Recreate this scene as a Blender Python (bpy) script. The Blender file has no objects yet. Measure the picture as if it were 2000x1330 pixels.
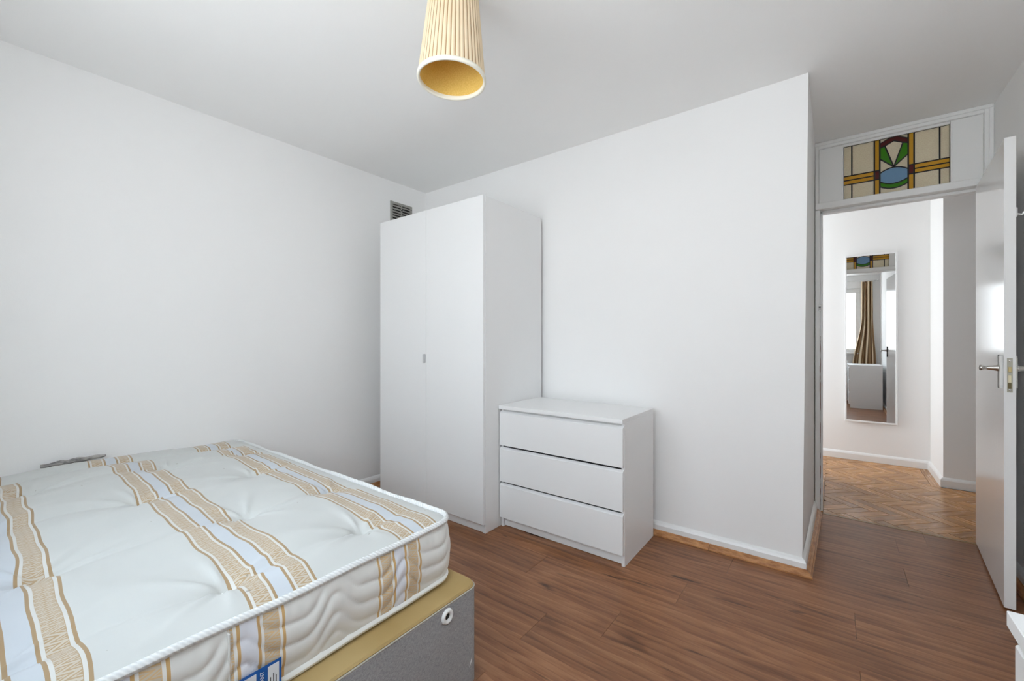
import bpy, bmesh, math, random
from mathutils import Vector, Matrix
random.seed(7)
PI = math.pi
S = bpy.context.scene
COL = S.collection

# ------------------------------------------------------------------ camera
cam_d = bpy.data.cameras.new('camera'); cam = bpy.data.objects.new('camera', cam_d); COL.objects.link(cam)
cam_d.sensor_fit = 'HORIZONTAL'; cam_d.sensor_width = 36.0; cam_d.lens = 823.0 / 2000.0 * 36.0
cam_d.clip_start = 0.02
cam.location = (0, 0, 1.15); cam.rotation_euler = (PI/2, 0, math.radians(37.35))
S.camera = cam
S.view_settings.view_transform = 'Standard'; S.view_settings.look = 'None'
S.view_settings.gamma = 1.0; S.view_settings.use_curve_mapping = False
S.view_settings.exposure = 0.0
S.cycles.max_bounces = 10; S.cycles.diffuse_bounces = 8; S.cycles.glossy_bounces = 5

# ------------------------------------------------------------------ sky
SKY_STRENGTH = 6.45
W = bpy.data.worlds.new('sky'); S.world = W; W.use_nodes = True
wt = W.node_tree; wt.nodes.clear()
w_out = wt.nodes.new('ShaderNodeOutputWorld'); w_bg = wt.nodes.new('ShaderNodeBackground')
w_tc = wt.nodes.new('ShaderNodeTexCoord'); w_sep = wt.nodes.new('ShaderNodeSeparateXYZ'); w_r = wt.nodes.new('ShaderNodeValToRGB')
w_r.color_ramp.elements[0].position = 0.0; w_r.color_ramp.elements[0].color = (0.93, 0.965, 1.0, 1)
w_r.color_ramp.elements[1].position = 0.9; w_r.color_ramp.elements[1].color = (0.74, 0.87, 1.0, 1)
wt.links.new(w_tc.outputs['Generated'], w_sep.inputs[0]); wt.links.new(w_sep.outputs['Z'], w_r.inputs[0])
wt.links.new(w_r.outputs[0], w_bg.inputs[0]); w_bg.inputs[1].default_value = SKY_STRENGTH
wt.links.new(w_bg.outputs[0], w_out.inputs[0])

# room dimensions (metres): camera stands at the origin
XL, XR, YF, YB, YD, ZC = -2.902, 0.710, -0.30, 2.530, 3.481, 2.466
XRET = -0.098          # return wall beside the door recess
WIN = (-1.95, 0.415, 0.95, 2.22)    # bedroom window x0,x1,z0,z1 in the wall behind the camera
HWIN = (4.50, 5.215, 0.10, 2.38)     # unseen window added to light the hall: y0,y1,z0,z1 in the end wall of the passage
XHE = -1.15            # passage end wall
YH = 5.245             # hall wall with mirror
YP = 4.69              # pier face

def portal(name, loc, rot, sx, sy):
    l = bpy.data.lights.new(name, 'AREA'); l.shape = 'RECTANGLE'; l.size = sx; l.size_y = sy
    l.cycles.is_portal = True
    o = bpy.data.objects.new(name, l); o.location = loc; o.rotation_euler = rot; COL.objects.link(o)
portal('window_daylight', ((WIN[0]+WIN[1])/2, YF-0.13, (WIN[2]+WIN[3])/2), (PI/2, 0, PI), WIN[1]-WIN[0], WIN[3]-WIN[2])
portal('added_window_daylight', (XHE-0.13, (HWIN[0]+HWIN[1])/2, (HWIN[2]+HWIN[3])/2), (PI/2, 0, -PI/2), HWIN[1]-HWIN[0], HWIN[3]-HWIN[2])

# ------------------------------------------------------------------ node helpers
class NT:
    def __init__(s, name):
        s.m = bpy.data.materials.new(name); s.m.use_nodes = True
        s.t = s.m.node_tree; s.b = s.t.nodes['Principled BSDF']; s.out = s.t.nodes['Material Output']
    def n(s, typ, **kw):
        d = s.t.nodes.new(typ)
        for k, v in kw.items(): setattr(d, k, v)
        return d
    def put(s, sock, v):
        if isinstance(v, bpy.types.NodeSocket): s.t.links.new(v, sock)
        else: sock.default_value = v
    def math(s, op, a, b=0.0, c=0.0, clamp=False):
        d = s.n('ShaderNodeMath', operation=op, use_clamp=clamp)
        s.put(d.inputs[0], a); s.put(d.inputs[1], b); s.put(d.inputs[2], c)
        return d.outputs[0]
    def mix(s, f, a, b, mode='MIX'):
        d = s.n('ShaderNodeMix', data_type='RGBA', blend_type=mode)
        s.put(d.inputs['Factor'], f); s.put(d.inputs['A'], a); s.put(d.inputs['B'], b)
        return d.outputs['Result']
    def coord(s, which='Object', scale=(1, 1, 1), loc=(0, 0, 0), rnd=0.0):
        tc = s.n('ShaderNodeTexCoord'); v = tc.outputs[which]
        if rnd:
            oi = s.n('ShaderNodeObjectInfo'); va = s.n('ShaderNodeVectorMath', operation='ADD')
            cx = s.n('ShaderNodeCombineXYZ')
            r = s.math('MULTIPLY', oi.outputs['Random'], rnd)
            s.t.links.new(r, cx.inputs[0]); s.t.links.new(s.math('MULTIPLY', r, 0.37), cx.inputs[1]); s.t.links.new(s.math('MULTIPLY', r, 0.71), cx.inputs[2])
            s.t.links.new(v, va.inputs[0]); s.t.links.new(cx.outputs[0], va.inputs[1]); v = va.outputs[0]
        mp = s.n('ShaderNodeMapping'); mp.inputs['Scale'].default_value = scale; mp.inputs['Location'].default_value = loc
        s.t.links.new(v, mp.inputs[0]); return mp.outputs[0]
    def noise(s, vec, scale, detail=3.0, rough=0.5, dist=0.0):
        d = s.n('ShaderNodeTexNoise'); s.t.links.new(vec, d.inputs['Vector'])
        d.inputs['Scale'].default_value = scale; d.inputs['Detail'].default_value = detail
        d.inputs['Roughness'].default_value = rough; d.inputs['Distortion'].default_value = dist
        return d.outputs['Fac']
    def ramp(s, fac, stops, interp='LINEAR'):
        d = s.n('ShaderNodeValToRGB'); d.color_ramp.interpolation = interp
        e = d.color_ramp.elements
        e[0].position = stops[0][0]; e[0].color = tuple(stops[0][1]) + (1,)
        e[1].position = stops[-1][0]; e[1].color = tuple(stops[-1][1]) + (1,)
        for p, c in stops[1:-1]:
            q = e.new(p); q.color = tuple(c) + (1,)
        s.t.links.new(fac, d.inputs[0]); return d.outputs[0]
    def bump(s, h, strength=0.2, dist=0.002, normal=None):
        d = s.n('ShaderNodeBump'); d.inputs['Strength'].default_value = strength; d.inputs['Distance'].default_value = dist
        s.t.links.new(h, d.inputs['Height'])
        if normal is not None: s.t.links.new(normal, d.inputs['Normal'])
        s.t.links.new(d.outputs[0], s.b.inputs['Normal']); return d.outputs[0]
    def base(s, c, rough=0.5, metal=0.0, spec=0.5):
        s.put(s.b.inputs['Base Color'], c if isinstance(c, bpy.types.NodeSocket) else tuple(c) + (1,))
        s.put(s.b.inputs['Roughness'], rough); s.b.inputs['Metallic'].default_value = metal
        s.b.inputs['Specular IOR Level'].default_value = spec

def srgb(r, g, b):
    f = lambda c: c/12.92 if c <= 0.04045 else ((c+0.055)/1.055)**2.4
    return (f(r/255), f(g/255), f(b/255))

def simple(name, c, rough=0.5, metal=0.0, spec=0.5):
    m = NT(name); m.base(c, rough, metal, spec); return m.m

def m_paint(name, c, rough=0.75, bump=0.12, scale=220, spec=0.3):
    m = NT(name); v = m.coord('Object')
    n1 = m.noise(v, 1.3, 2); col = m.mix(m.math('MULTIPLY', n1, 1.0), tuple(x*0.985 for x in c)+(1,), tuple(min(1, x*1.01) for x in c)+(1,))
    m.base(col, rough, 0, spec); m.bump(m.noise(v, scale, 4, 0.6), bump, 0.0015); return m.m

def m_gloss(name, c, rough=0.22, vertical=True):
    m = NT(name); v = m.coord('Object', (60, 60, 4) if vertical else (4, 60, 60))
    m.base(c, rough, 0, 0.5); m.bump(m.noise(v, 2.0, 4, 0.6), 0.10, 0.002); return m.m

M = {}
M['wall'] = m_paint('wall_paint', (0.875, 0.87, 0.865))
M['ceiling'] = m_paint('ceiling_paint', (0.90, 0.897, 0.89), 0.8, 0.15, 150)
M['hallwall'] = m_paint('hall_paint', (0.875, 0.87, 0.865))
M['trim'] = m_gloss('white_gloss_trim', (0.84, 0.84, 0.835), 0.3, False)
M['frame'] = m_gloss('white_gloss_frame', (0.83, 0.83, 0.82), 0.28)
M['door'] = m_gloss('white_gloss_door', (0.84, 0.84, 0.835), 0.16)
M['furn'] = m_paint('white_foil', (0.82, 0.82, 0.82), 0.38, 0.03, 400, 0.4)
M['furn_dark'] = simple('drawer_recess', (0.62, 0.62, 0.62), 0.5)
M['chrome'] = simple('nickel', (0.62, 0.60, 0.57), 0.22, 1.0)
M['brass'] = simple('aged_brass', (0.52, 0.42, 0.22), 0.32, 1.0)
M['dark'] = simple('dark_gap', (0.02, 0.018, 0.015), 0.8)
M['plastic'] = simple('white_plastic', (0.84, 0.84, 0.83), 0.35)
M['handle'] = simple('grey_plastic_pull', (0.55, 0.55, 0.56), 0.35)

def m_laminate():
    m = NT('brown_oak_laminate')
    v = m.coord('Object', (1, 1, 1), rnd=37.0)
    def sc(x, y, z=1.0):
        mp = m.n('ShaderNodeMapping'); mp.inputs['Scale'].default_value = (x, y, z); m.t.links.new(v, mp.inputs[0]); return mp.outputs[0]
    fine = m.noise(sc(3.2, 42), 1.5, 7, 0.66, 0.5)
    broad = m.noise(sc(1.5, 7.5), 1.5, 4, 0.55, 1.0)
    warp = m.noise(sc(1.6, 7), 1.2, 3, 0.5)
    # cathedral rings
    wv = m.n('ShaderNodeTexWave', wave_type='BANDS', bands_direction='Y', wave_profile='SAW')
    m.t.links.new(sc(0.55, 3.2), wv.inputs['Vector']); wv.inputs['Scale'].default_value = 2.6
    wv.inputs['Distortion'].default_value = 9.0; wv.inputs['Detail'].default_value = 3.0; wv.inputs['Detail Scale'].default_value = 0.7
    f = m.math('ADD', m.math('MULTIPLY', fine, 0.42), m.math('MULTIPLY', broad, 0.58))
    f = m.math('ADD', f, m.math('MULTIPLY', m.math('SUBTRACT', wv.outputs['Fac'], 0.5), 0.13))
    col = m.ramp(f, [(0.27, srgb(88, 60, 46)), (0.42, srgb(122, 86, 66)), (0.54, srgb(143, 104, 80)), (0.74, srgb(170, 131, 104))])
    # dark knots and streaks
    kn = m.noise(sc(3.6, 20), 1.0, 2, 0.5, 0.6)
    k = m.n('ShaderNodeMapRange'); k.inputs[1].default_value = 0.66; k.inputs[2].default_value = 0.76; m.t.links.new(kn, k.inputs[0])
    col = m.mix(m.math('MULTIPLY', k.outputs[0], 0.8), col, srgb(44, 31, 26) + (1,))
    oi = m.n('ShaderNodeObjectInfo')
    hv = m.n('ShaderNodeHueSaturation'); m.t.links.new(col, hv.inputs['Color'])
    m.t.links.new(m.math('ADD', m.math('MULTIPLY', oi.outputs['Random'], 0.20), 0.92), hv.inputs['Value'])
    hv.inputs['Saturation'].default_value = 1.15
    m.base(hv.outputs[0], m.math('ADD', m.math('MULTIPLY', fine, 0.15), 0.28), 0, 0.4)
    m.bump(fine, 0.12, 0.0012); return m.m
M['laminate'] = m_laminate()

def m_parquet():
    m = NT('oak_parquet'); v = m.coord('Object', (4, 70, 10), rnd=19.0)
    fine = m.noise(v, 1.4, 5, 0.6, 0.3); oi = m.n('ShaderNodeObjectInfo')
    a = m.ramp(fine, [(0.3, srgb(158, 106, 58)), (0.7, srgb(212, 158, 96))])
    b = m.ramp(oi.outputs['Random'], [(0, (0.66, 0.62, 0.58)), (0.5, (0.88, 0.86, 0.83)), (1, (1.08, 1.05, 1.0))])
    m.base(m.mix(1.0, a, b, 'MULTIPLY'), m.math('ADD', m.math('MULTIPLY', fine, 0.2), 0.15), 0, 0.5)
    m.bump(fine, 0.1, 0.001); return m.m
M['parquet'] = m_parquet()

def m_pine():
    m = NT('pine_beading'); v = m.coord('Object', (14, 14, 60)); f = m.noise(v, 1.5, 4, 0.6)
    m.base(m.ramp(f, [(0.3, srgb(150, 96, 54)), (0.7, srgb(203, 149, 98))]), 0.35); return m.m
M['pine'] = m_pine()

# ------------------------------------------------------------------ mesh helpers
def mesh_obj(name, verts, faces, mat, parent=None, smooth=False, loc=(0, 0, 0), uv=None, edges=()):
    me = bpy.data.meshes.new(name); me.from_pydata([tuple(v) for v in verts], list(edges), faces); me.update()
    if smooth: me.polygons.foreach_set('use_smooth', [True]*len(me.polygons))
    if uv:
        l = me.uv_layers.new(name='UVMap')
        for p in me.polygons:
            for li in p.loop_indices: l.data[li].uv = uv[me.loops[li].vertex_index]
    if mat is not None: me.materials.append(mat)
    o = bpy.data.objects.new(name, me); COL.objects.link(o); o.location = loc
    if parent: o.parent = parent
    return o

def boxes(name, bl, mat, parent=None, bevel=0.0, seg=1, loc=(0, 0, 0)):
    """one mesh out of axis-aligned boxes (x0,x1,y0,y1,z0,z1)"""
    bm = bmesh.new()
    for (x0, x1, y0, y1, z0, z1) in bl:
        vs = [bm.verts.new(p) for p in ((x0,y0,z0),(x1,y0,z0),(x1,y1,z0),(x0,y1,z0),(x0,y0,z1),(x1,y0,z1),(x1,y1,z1),(x0,y1,z1))]
        fs = [(0,3,2,1),(4,5,6,7),(0,1,5,4),(1,2,6,5),(2,3,7,6),(3,0,4,7)]
        nf = [bm.faces.new([vs[i] for i in f]) for f in fs]
        if bevel:
            ed = set(e for f in nf for e in f.edges)
            bmesh.ops.bevel(bm, geom=list(ed), offset=bevel, segments=seg, affect='EDGES', profile=0.5)
    me = bpy.data.meshes.new(name); bm.to_mesh(me); bm.free()
    me.materials.append(mat)
    o = bpy.data.objects.new(name, me); COL.objects.link(o); o.location = loc
    if parent: o.parent = parent
    return o

def hexa(name, bot, top, z0, z1, mat, parent=None):
    v = [(x, y, z0) for x, y in bot] + [(x, y, z1) for x, y in top]
    return mesh_obj(name, v, [(3,2,1,0),(4,5,6,7),(0,1,5,4),(1,2,6,5),(2,3,7,6),(3,0,4,7)], mat, parent)

def lathe(name, prof, mat, parent=None, n=24, axis='Z', loc=(0, 0, 0), cap=True):
    vs, fs = [], []
    for r, z in prof:
        for k in range(n):
            a = 2*PI*k/n; p = (r*math.cos(a), r*math.sin(a), z)
            vs.append({'Z': p, 'Y': (p[0], p[2], p[1]), 'X': (p[2], p[0], p[1])}[axis])
    for i in range(len(prof)-1):
        for k in range(n):
            fs.append((i*n+k, i*n+(k+1) % n, (i+1)*n+(k+1) % n, (i+1)*n+k))
    if cap: fs.append(tuple(reversed(range(n)))); fs.append(tuple((len(prof)-1)*n+k for k in range(n)))
    o = mesh_obj(name, vs, fs, mat, parent, True, loc)
    bm = bmesh.new(); bm.from_mesh(o.data); bmesh.ops.recalc_face_normals(bm, faces=bm.faces); bm.to_mesh(o.data); bm.free()
    return o

def tube(name, path, r, mat, parent=None, n=8, closed=False):
    vs, fs = [], []; N = len(path); P = [Vector(p) for p in path]
    up = Vector((0, 0, 1))
    for i in range(N):
        if closed: t = P[(i+1) % N]-P[i-1]
        else: t = P[min(i+1, N-1)]-P[max(i-1, 0)]
        t.normalize(); s = t.cross(up)
        if s.length < 1e-4: s = t.cross(Vector((1, 0, 0)))
        s.normalize(); u = s.cross(t)
        for k in range(n):
            a = 2*PI*k/n; vs.append(P[i]+s*r*math.cos(a)+u*r*math.sin(a))
    for i in range(N if closed else N-1):
        j = (i+1) % N
        for k in range(n): fs.append((i*n+k, i*n+(k+1) % n, j*n+(k+1) % n, j*n+k))
    if not closed: fs.append(tuple(reversed(range(n)))); fs.append(tuple((N-1)*n+k for k in range(n)))
    return mesh_obj(name, vs, fs, mat, parent, True)

def sweep(name, p0, p1, nrm, prof, mat, parent=None, m0=0.0, m1=0.0):
    """straight moulding from p0 to p1 (floor points on the wall), profile (offset from wall, z); m0/m1 mitre"""
    p0 = Vector((p0[0], p0[1], 0)); p1 = Vector((p1[0], p1[1], 0)); d = (p1-p0).normalized(); n = Vector((nrm[0], nrm[1], 0))
    vs = []; k = len(prof)
    for o, z in prof: vs.append(p0+n*o+d*(o*m0)+Vector((0, 0, z)))
    for o, z in prof: vs.append(p1+n*o+d*(o*m1)+Vector((0, 0, z)))
    fs = [(i, (i+1) % k, k+(i+1) % k, k+i) for i in range(k)] + [tuple(reversed(range(k))), tuple(range(k, 2*k))]
    o = mesh_obj(name, vs, fs, mat, parent)
    bm = bmesh.new(); bm.from_mesh(o.data); bmesh.ops.recalc_face_normals(bm, faces=bm.faces); bm.to_mesh(o.data); bm.free()
    return o

def empty(name, loc=(0, 0, 0), rz=0.0):
    o = bpy.data.objects.new(name, None); COL.objects.link(o); o.location = loc; o.rotation_euler = (0, 0, rz); o.empty_display_size = 0.1
    return o
def tag(o, label, cat, group=None):
    o['label'] = label; o['category'] = cat
    if group: o['group'] = group
    return o
def struct(o, label=None, cat=None):
    o['kind'] = 'structure'
    if label: o['label'] = label
    if cat: o['category'] = cat
    return o
def copy_tree(o, parent=None):
    c = o.copy(); COL.objects.link(c); c.parent = parent
    for ch in o.children: copy_tree(ch, c)
    return c

# ------------------------------------------------------------------ room shell
T = 0.12
struct(boxes('ceiling', [(XL-T, XR+1.3, YF-T, YH+T, ZC, ZC+0.1)], M['ceiling']), 'plain white painted ceiling over bedroom and hall', 'ceiling')
struct(boxes('wall_left', [(XL-T, XL, YF-T, YB+T, -0.05, ZC)], M['wall']), 'plain white wall behind the bed head', 'wall')
struct(hexa('wall_back', [(XL-T, YB), (XRET-0.026, YB), (XRET-0.026, YB+T), (XL-T, YB+T)], [(XL-T, YB), (XRET, YB), (XRET, YB+T), (XL-T, YB+T)], -0.05, ZC, M['wall']),
       'plain white wall behind wardrobe and chest of drawers', 'wall')
struct(hexa('wall_return', [(XRET-T, YB+T), (XRET-0.026, YB+T), (XRET-0.004, YD+0.10), (XRET-T, YD+0.10)], [(XRET-T, YB+T), (XRET, YB+T), (XRET, YD+0.10), (XRET-T, YD+0.10)], -0.05, ZC, M['wall']),
       'narrow white wall running in to the door frame', 'wall')
struct(boxes('wall_right', [(XR, XR+T, YF-T, YD+0.10, -0.05, ZC)], M['wall']), 'white wall behind the open door', 'wall')
wx0, wx1, wz0, wz1 = WIN
struct(boxes('wall_front', [(XL-T, wx0, YF-T, YF, -0.05, ZC), (wx1, XR+T, YF-T, YF, -0.05, ZC), (wx0, wx1, YF-T, YF, -0.05, wz0), (wx0, wx1, YF-T, YF, wz1, ZC)], M['wall']),
       'white window wall seen in the hall mirror', 'wall')
# hall
struct(boxes('wall_hall_far', [(XHE-T, 0.90, YH, YH+T, -0.05, ZC)], M['hallwall']), 'white hall wall that carries the mirror', 'wall')
struct(boxes('wall_hall_pier', [(0.685, XR+1.3, YP, YH, -0.05, ZC)], M['hallwall']), 'white wall corner standing forward in the hall', 'wall')
struct(boxes('wall_hall_near', [(XHE-T, XRET-0.02, YD+0.10, 4.47, -0.05, ZC)], M['hallwall']), 'white hall wall beside the door frame', 'wall')
struct(boxes('wall_hall_right', [(XR+1.2, XR+1.3, YD, YP, -0.05, ZC), (XR, XR+1.3, YD, YD+0.10, -0.05, ZC)], M['hallwall']), 'white hall end wall behind the open door', 'wall')
hy0, hy1, hz0, hz1 = HWIN
struct(boxes('wall_hall_end', [(XHE-T, XHE, 4.47, hy0, -0.05, ZC), (XHE-T, XHE, hy1, YH, -0.05, ZC), (XHE-T, XHE, hy0, hy1, -0.05, hz0), (XHE-T, XHE, hy0, hy1, hz1, ZC)], M['hallwall']),
       'white end wall of the hall passage with added window', 'wall')

# ------------------------------------------------------------------ laminate floor: every plank its own piece
fl = struct(boxes('floor', [(XL-T, XR+T, YF-T, 3.474, -0.06, -0.010)], M['dark']), 'brown oak laminate floor of wide planks', 'floor')
PW, PLN = 0.197, 1.285
plank_cache = {}
def plank(x0, x1, y0, y1):
    key = (round(x1-x0, 3), round(y1-y0, 3))
    if key not in plank_cache:
        a, b = key; o = boxes('plank', [(-a/2+0.0006, a/2-0.0006, -b/2+0.0002, b/2-0.0002, -0.009, 0.0)], M['laminate'], fl)
        plank_cache[key] = o.data
    else:
        o = bpy.data.objects.new('plank', plank_cache[key]); COL.objects.link(o); o.parent = fl
    o.location = ((x0+x1)/2, (y0+y1)/2, 0)
joints = {1.504: -0.717, 1.701: 0.073, 2.095: 0.070, 1.898: -0.55, 2.292: -0.42, 2.686: 0.280, 3.080: 0.283, 2.883: -0.3, 2.489: -0.2, 3.277: 0.42}
r = 1.504 - PW*10; ri = 0
while r < 3.47:
    y0, y1 = max(r, YF), min(r+PW, 3.474)
    xa, xb = (XL, XR) if r < 2.45 else (XRET-0.03, XR)
    j = joints.get(round(r, 3), -2.9 + (0.47*ri*1.37) % PLN)
    while j > xa: j -= PLN
    x = xa; e = j+PLN
    while x < xb-0.002:
        e2 = min(e, xb)
        if e2-x > 0.004: plank(x, e2, y0, y1)
        x = e2; e += PLN
    r += PW; ri += 1

# ------------------------------------------------------------------ hall parquet in herringbone, clipped to the hall
hf = struct(boxes('floor_hall', [(XHE-T, XR+1.3, 3.474, YH+T, -0.06, -0.006)], M['dark']), 'worn oak herringbone parquet floor of the hall', 'floor')
def clip(poly, x0, x1, y0, y1):
    for ax, lim, sg in ((0, x0, 1), (0, x1, -1), (1, y0, 1), (1, y1, -1)):
        out = []
        for i in range(len(poly)):
            a, b = poly[i-1], poly[i]; da, db = sg*(a[ax]-lim), sg*(b[ax]-lim)
            if (da >= 0) != (db >= 0):
                t = da/(da-db); out.append((a[0]+(b[0]-a[0])*t, a[1]+(b[1]-a[1])*t))
            if db >= 0: out.append(b)
        poly = out
        if len(poly) < 3: return []
    return poly
def block(poly, ang=0.0):
    cx = sum(p[0] for p in poly)/len(poly); cy = sum(p[1] for p in poly)/len(poly)
    area = 0.5*abs(sum(poly[i-1][0]*poly[i][1]-poly[i][0]*poly[i-1][1] for i in range(len(poly))))
    if area < 0.0003: return
    c, s = math.cos(-ang), math.sin(-ang)
    loc = [((p[0]-cx)*c-(p[1]-cy)*s, (p[0]-cx)*s+(p[1]-cy)*c) for p in poly]
    n = len(loc); dz = random.uniform(-0.0012, 0.0)
    vs = [(x*0.997, y*0.985, dz) for x, y in loc] + [(x, y, -0.0055) for x, y in loc]
    if sum(loc[i-1][0]*loc[i][1]-loc[i][0]*loc[i-1][1] for i in range(n)) < 0: vs = vs[:n][::-1]+vs[n:][::-1]
    o = mesh_obj('parquet_block', vs, [tuple(range(n))] + [((i+1) % n, i, n+i, n+(i+1) % n) for i in range(n)], M['parquet'], hf, loc=(cx, cy, 0))
    o.rotation_euler = (0, 0, ang)
BW, BL = 0.068, 0.272
regions = [(-0.055, 1.40, 3.497, 4.66), (-0.055, 0.612, 4.66, YH), (-1.15, -0.055, 4.47, YH)]
A45 = -PI/4; ca, sa = math.cos(A45), math.sin(A45)
g = 0.0011
for i in range(-30, 31):
    for j in range(-12, 13):
        # herringbone lattice: rows shift by (w,w), columns by (2L) on the diagonal lattice
        ox, oy = i*BW + j*BL*1.0, i*BW - j*BL*1.0
        for kind in (0, 1):
            if kind == 0: q = [(ox+g, oy+g), (ox+BL-g, oy+g), (ox+BL-g, oy+BW-g), (ox+g, oy+BW-g)]
            else: q = [(ox+g, oy+BW+g), (ox+BW-g, oy+BW+g), (ox+BW-g, oy+BW+BL-g), (ox+g, oy+BW+BL-g)]
            w = [(x*ca-y*sa+0.30, x*sa+y*ca+4.30) for x, y in q]
            if max(p[0] for p in w) < -1.46 or min(p[0] for p in w) > 1.45 or max(p[1] for p in w) < 3.45 or min(p[1] for p in w) > 5.3: continue
            for R in regions:
                pl = clip(w, *R)
                if pl: block(pl, A45 if kind == 0 else A45+PI/2)
for y0 in (3.497, 3.78, 4.06, 4.34):
    block([(XRET-0.02, y0), (-0.057, y0), (-0.057, min(y0+0.28, 4.47)), (XRET-0.02, min(y0+0.28, 4.47))], PI/2)
for y0 in (4.66, 4.96):
    block([(0.614, y0), (0.672, y0), (0.672, min(y0+0.298, YH)), (0.614, min(y0+0.298, YH))], PI/2)
struct(boxes('trim_1', [(XRET, 0.70, 3.472, 3.496, -0.004, 0.0015)], simple('threshold_strip', srgb(150, 118, 70), 0.35)), 'thin worn wooden threshold strip between laminate and parquet', 'threshold')

# ------------------------------------------------------------------ skirting boards and pine beading
SK = [(0, 0), (0.018, 0), (0.018, 0.055), (0.013, 0.066), (0.007, 0.072), (0, 0.076)]
BD = [(0.018, 0), (0.044, 0), (0.044, 0.006), (0.039, 0.010), (0.037, 0.016), (0.030, 0.021), (0.024, 0.027), (0.018, 0.029)]
XRB = XRET-0.026
struct(sweep('baseboard_back', (XL, YB), (XRB, YB), (0, -1), SK, M['trim'], None, 0, 1), 'low white skirting board under the back wall', 'skirting')
struct(sweep('baseboard_return', (XRB, YB), (XRB+0.02, YD), (1, 0), SK, M['trim'], None, -1, 0), 'short white skirting board leading to the door frame', 'skirting')
struct(sweep('baseboard_left', (XL, YF), (XL, YB), (1, 0), SK, M['trim']), 'white skirting board behind the bed', 'skirting')
struct(sweep('baseboard_right', (XR, YF), (XR, YD), (-1, 0), SK, M['trim']), 'white skirting board behind the open door', 'skirting')
b = struct(empty('trim_2'), 'pine floor beading in front of the white skirting boards', 'beading')
sweep('beading_strip', (XL, YB), (-0.545, YB), (0, -1), BD, M['pine'], b)
sweep('beading_strip', (-0.543, YB), (XRB, YB), (0, -1), BD, M['pine'], b, 0, 1)
sweep('beading_strip', (XRB, YB), (XRB+0.02, YD-0.01), (1, 0), BD, M['pine'], b, -1, 0)
sweep('beading_strip', (XL, YF), (XL, YB), (1, 0), BD, M['pine'], b)
sweep('beading_strip', (XR, YF), (XR, YD-0.04), (-1, 0), BD, M['pine'], b)
struct(sweep('baseboard_hall_far', (XHE, YH), (0.685, YH), (0, -1), SK, M['trim']), 'white skirting board below the hall mirror', 'skirting')
struct(sweep('baseboard_hall_pier', (0.685, YP), (0.685, YH), (-1, 0), SK, M['trim'], None, -1, 0), 'white skirting on the side of the hall wall corner', 'skirting')
struct(sweep('baseboard_hall_front', (0.685, YP), (XR+1.2, YP), (0, -1), SK, M['trim'], None, -1, 0), 'white skirting on the face of the hall wall corner', 'skirting')

# ------------------------------------------------------------------ door frame with stained glass fanlight
FY0, FY1 = YD, YD+0.10
GX0, GX1, GZ0, GZ1 = 0.051, 0.540, 2.057, 2.412
df = struct(empty('trim_3', (0, 0, 0)), 'white painted door frame with transom rail', 'door frame')
boxes('jamb', [(XRET, -0.072, FY0, FY1, 0, 2.020), (-0.072, -0.058, FY0+0.045, FY1, 0, 2.020)], M['frame'], df, 0.002)
boxes('jamb', [(0.674, XR, FY0, FY1, 0, 2.020), (0.662, 0.674, FY0+0.045, FY1, 0, 2.006)], M['frame'], df, 0.002)
boxes('transom_rail', [(XRET, XR, FY0-0.012, FY1, 2.022, 2.064), (XRET+0.02, XR-0.05, FY0+0.045, FY1, 2.004, 2.022)], M['frame'], df, 0.003)
boxes('fanlight_surround', [(XRET, -0.078, FY0-0.004, FY1, 2.064, ZC), (0.672, XR, FY0-0.004, FY1, 2.064, ZC), (-0.078, 0.672, FY0-0.004, FY1, 2.426, ZC)], M['frame'], df, 0.002)
boxes('architrave', [(XRET, 0.702, FY0-0.012, FY0-0.003, 2.444, ZC-0.001), (0.688, 0.706, FY0-0.012, FY0-0.003, 2.066, 2.444)], M['frame'], df, 0.002)
boxes('side_panel', [(-0.077, GX0, FY0+0.014, FY1-0.02, 2.064, 2.426)], M['frame'], df, 0.001)
boxes('side_panel', [(GX1, 0.671, FY0+0.014, FY1-0.02, 2.064, 2.426)], M['frame'], df, 0.001)
boxes('glazing_bead', [(GX0, GX1, FY0+0.016, FY0+0.034, GZ1, 2.426), (GX0-0.006, GX0, FY0+0.008, FY0+0.02, 2.064, 2.426), (GX1, GX1+0.006, FY0+0.008, FY0+0.02, 2.064, 2.426)], M['frame'], df, 0.001)
worn = NT('worn_wood'); nv = worn.noise(worn.coord('Object', (10, 10, 3)), 4.0, 3)
worn.base(worn.ramp(nv, [(0.42, (0.58, 0.57, 0.55)), (0.56, srgb(120, 88, 66))]), 0.5)
boxes('worn_edge', [(-0.0725, -0.0685, FY0+0.002, FY0+0.006, 0.02, 1.18), (-0.074, -0.0685, FY0-0.0008, FY0+0.004, 0.80, 0.98)], worn.m, df)
c = boxes('door_catch', [(-0.080, -0.066, FY0-0.014, FY0+0.004, 1.345, 1.39)], M['plastic'], df, 0.002)
boxes('slot', [(-0.0785, -0.0675, FY0-0.0155, FY0-0.013, 1.356, 1.361), (-0.0785, -0.0675, FY0-0.0155, FY0-0.013, 1.370, 1.375)], M['dark'], c)

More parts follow.
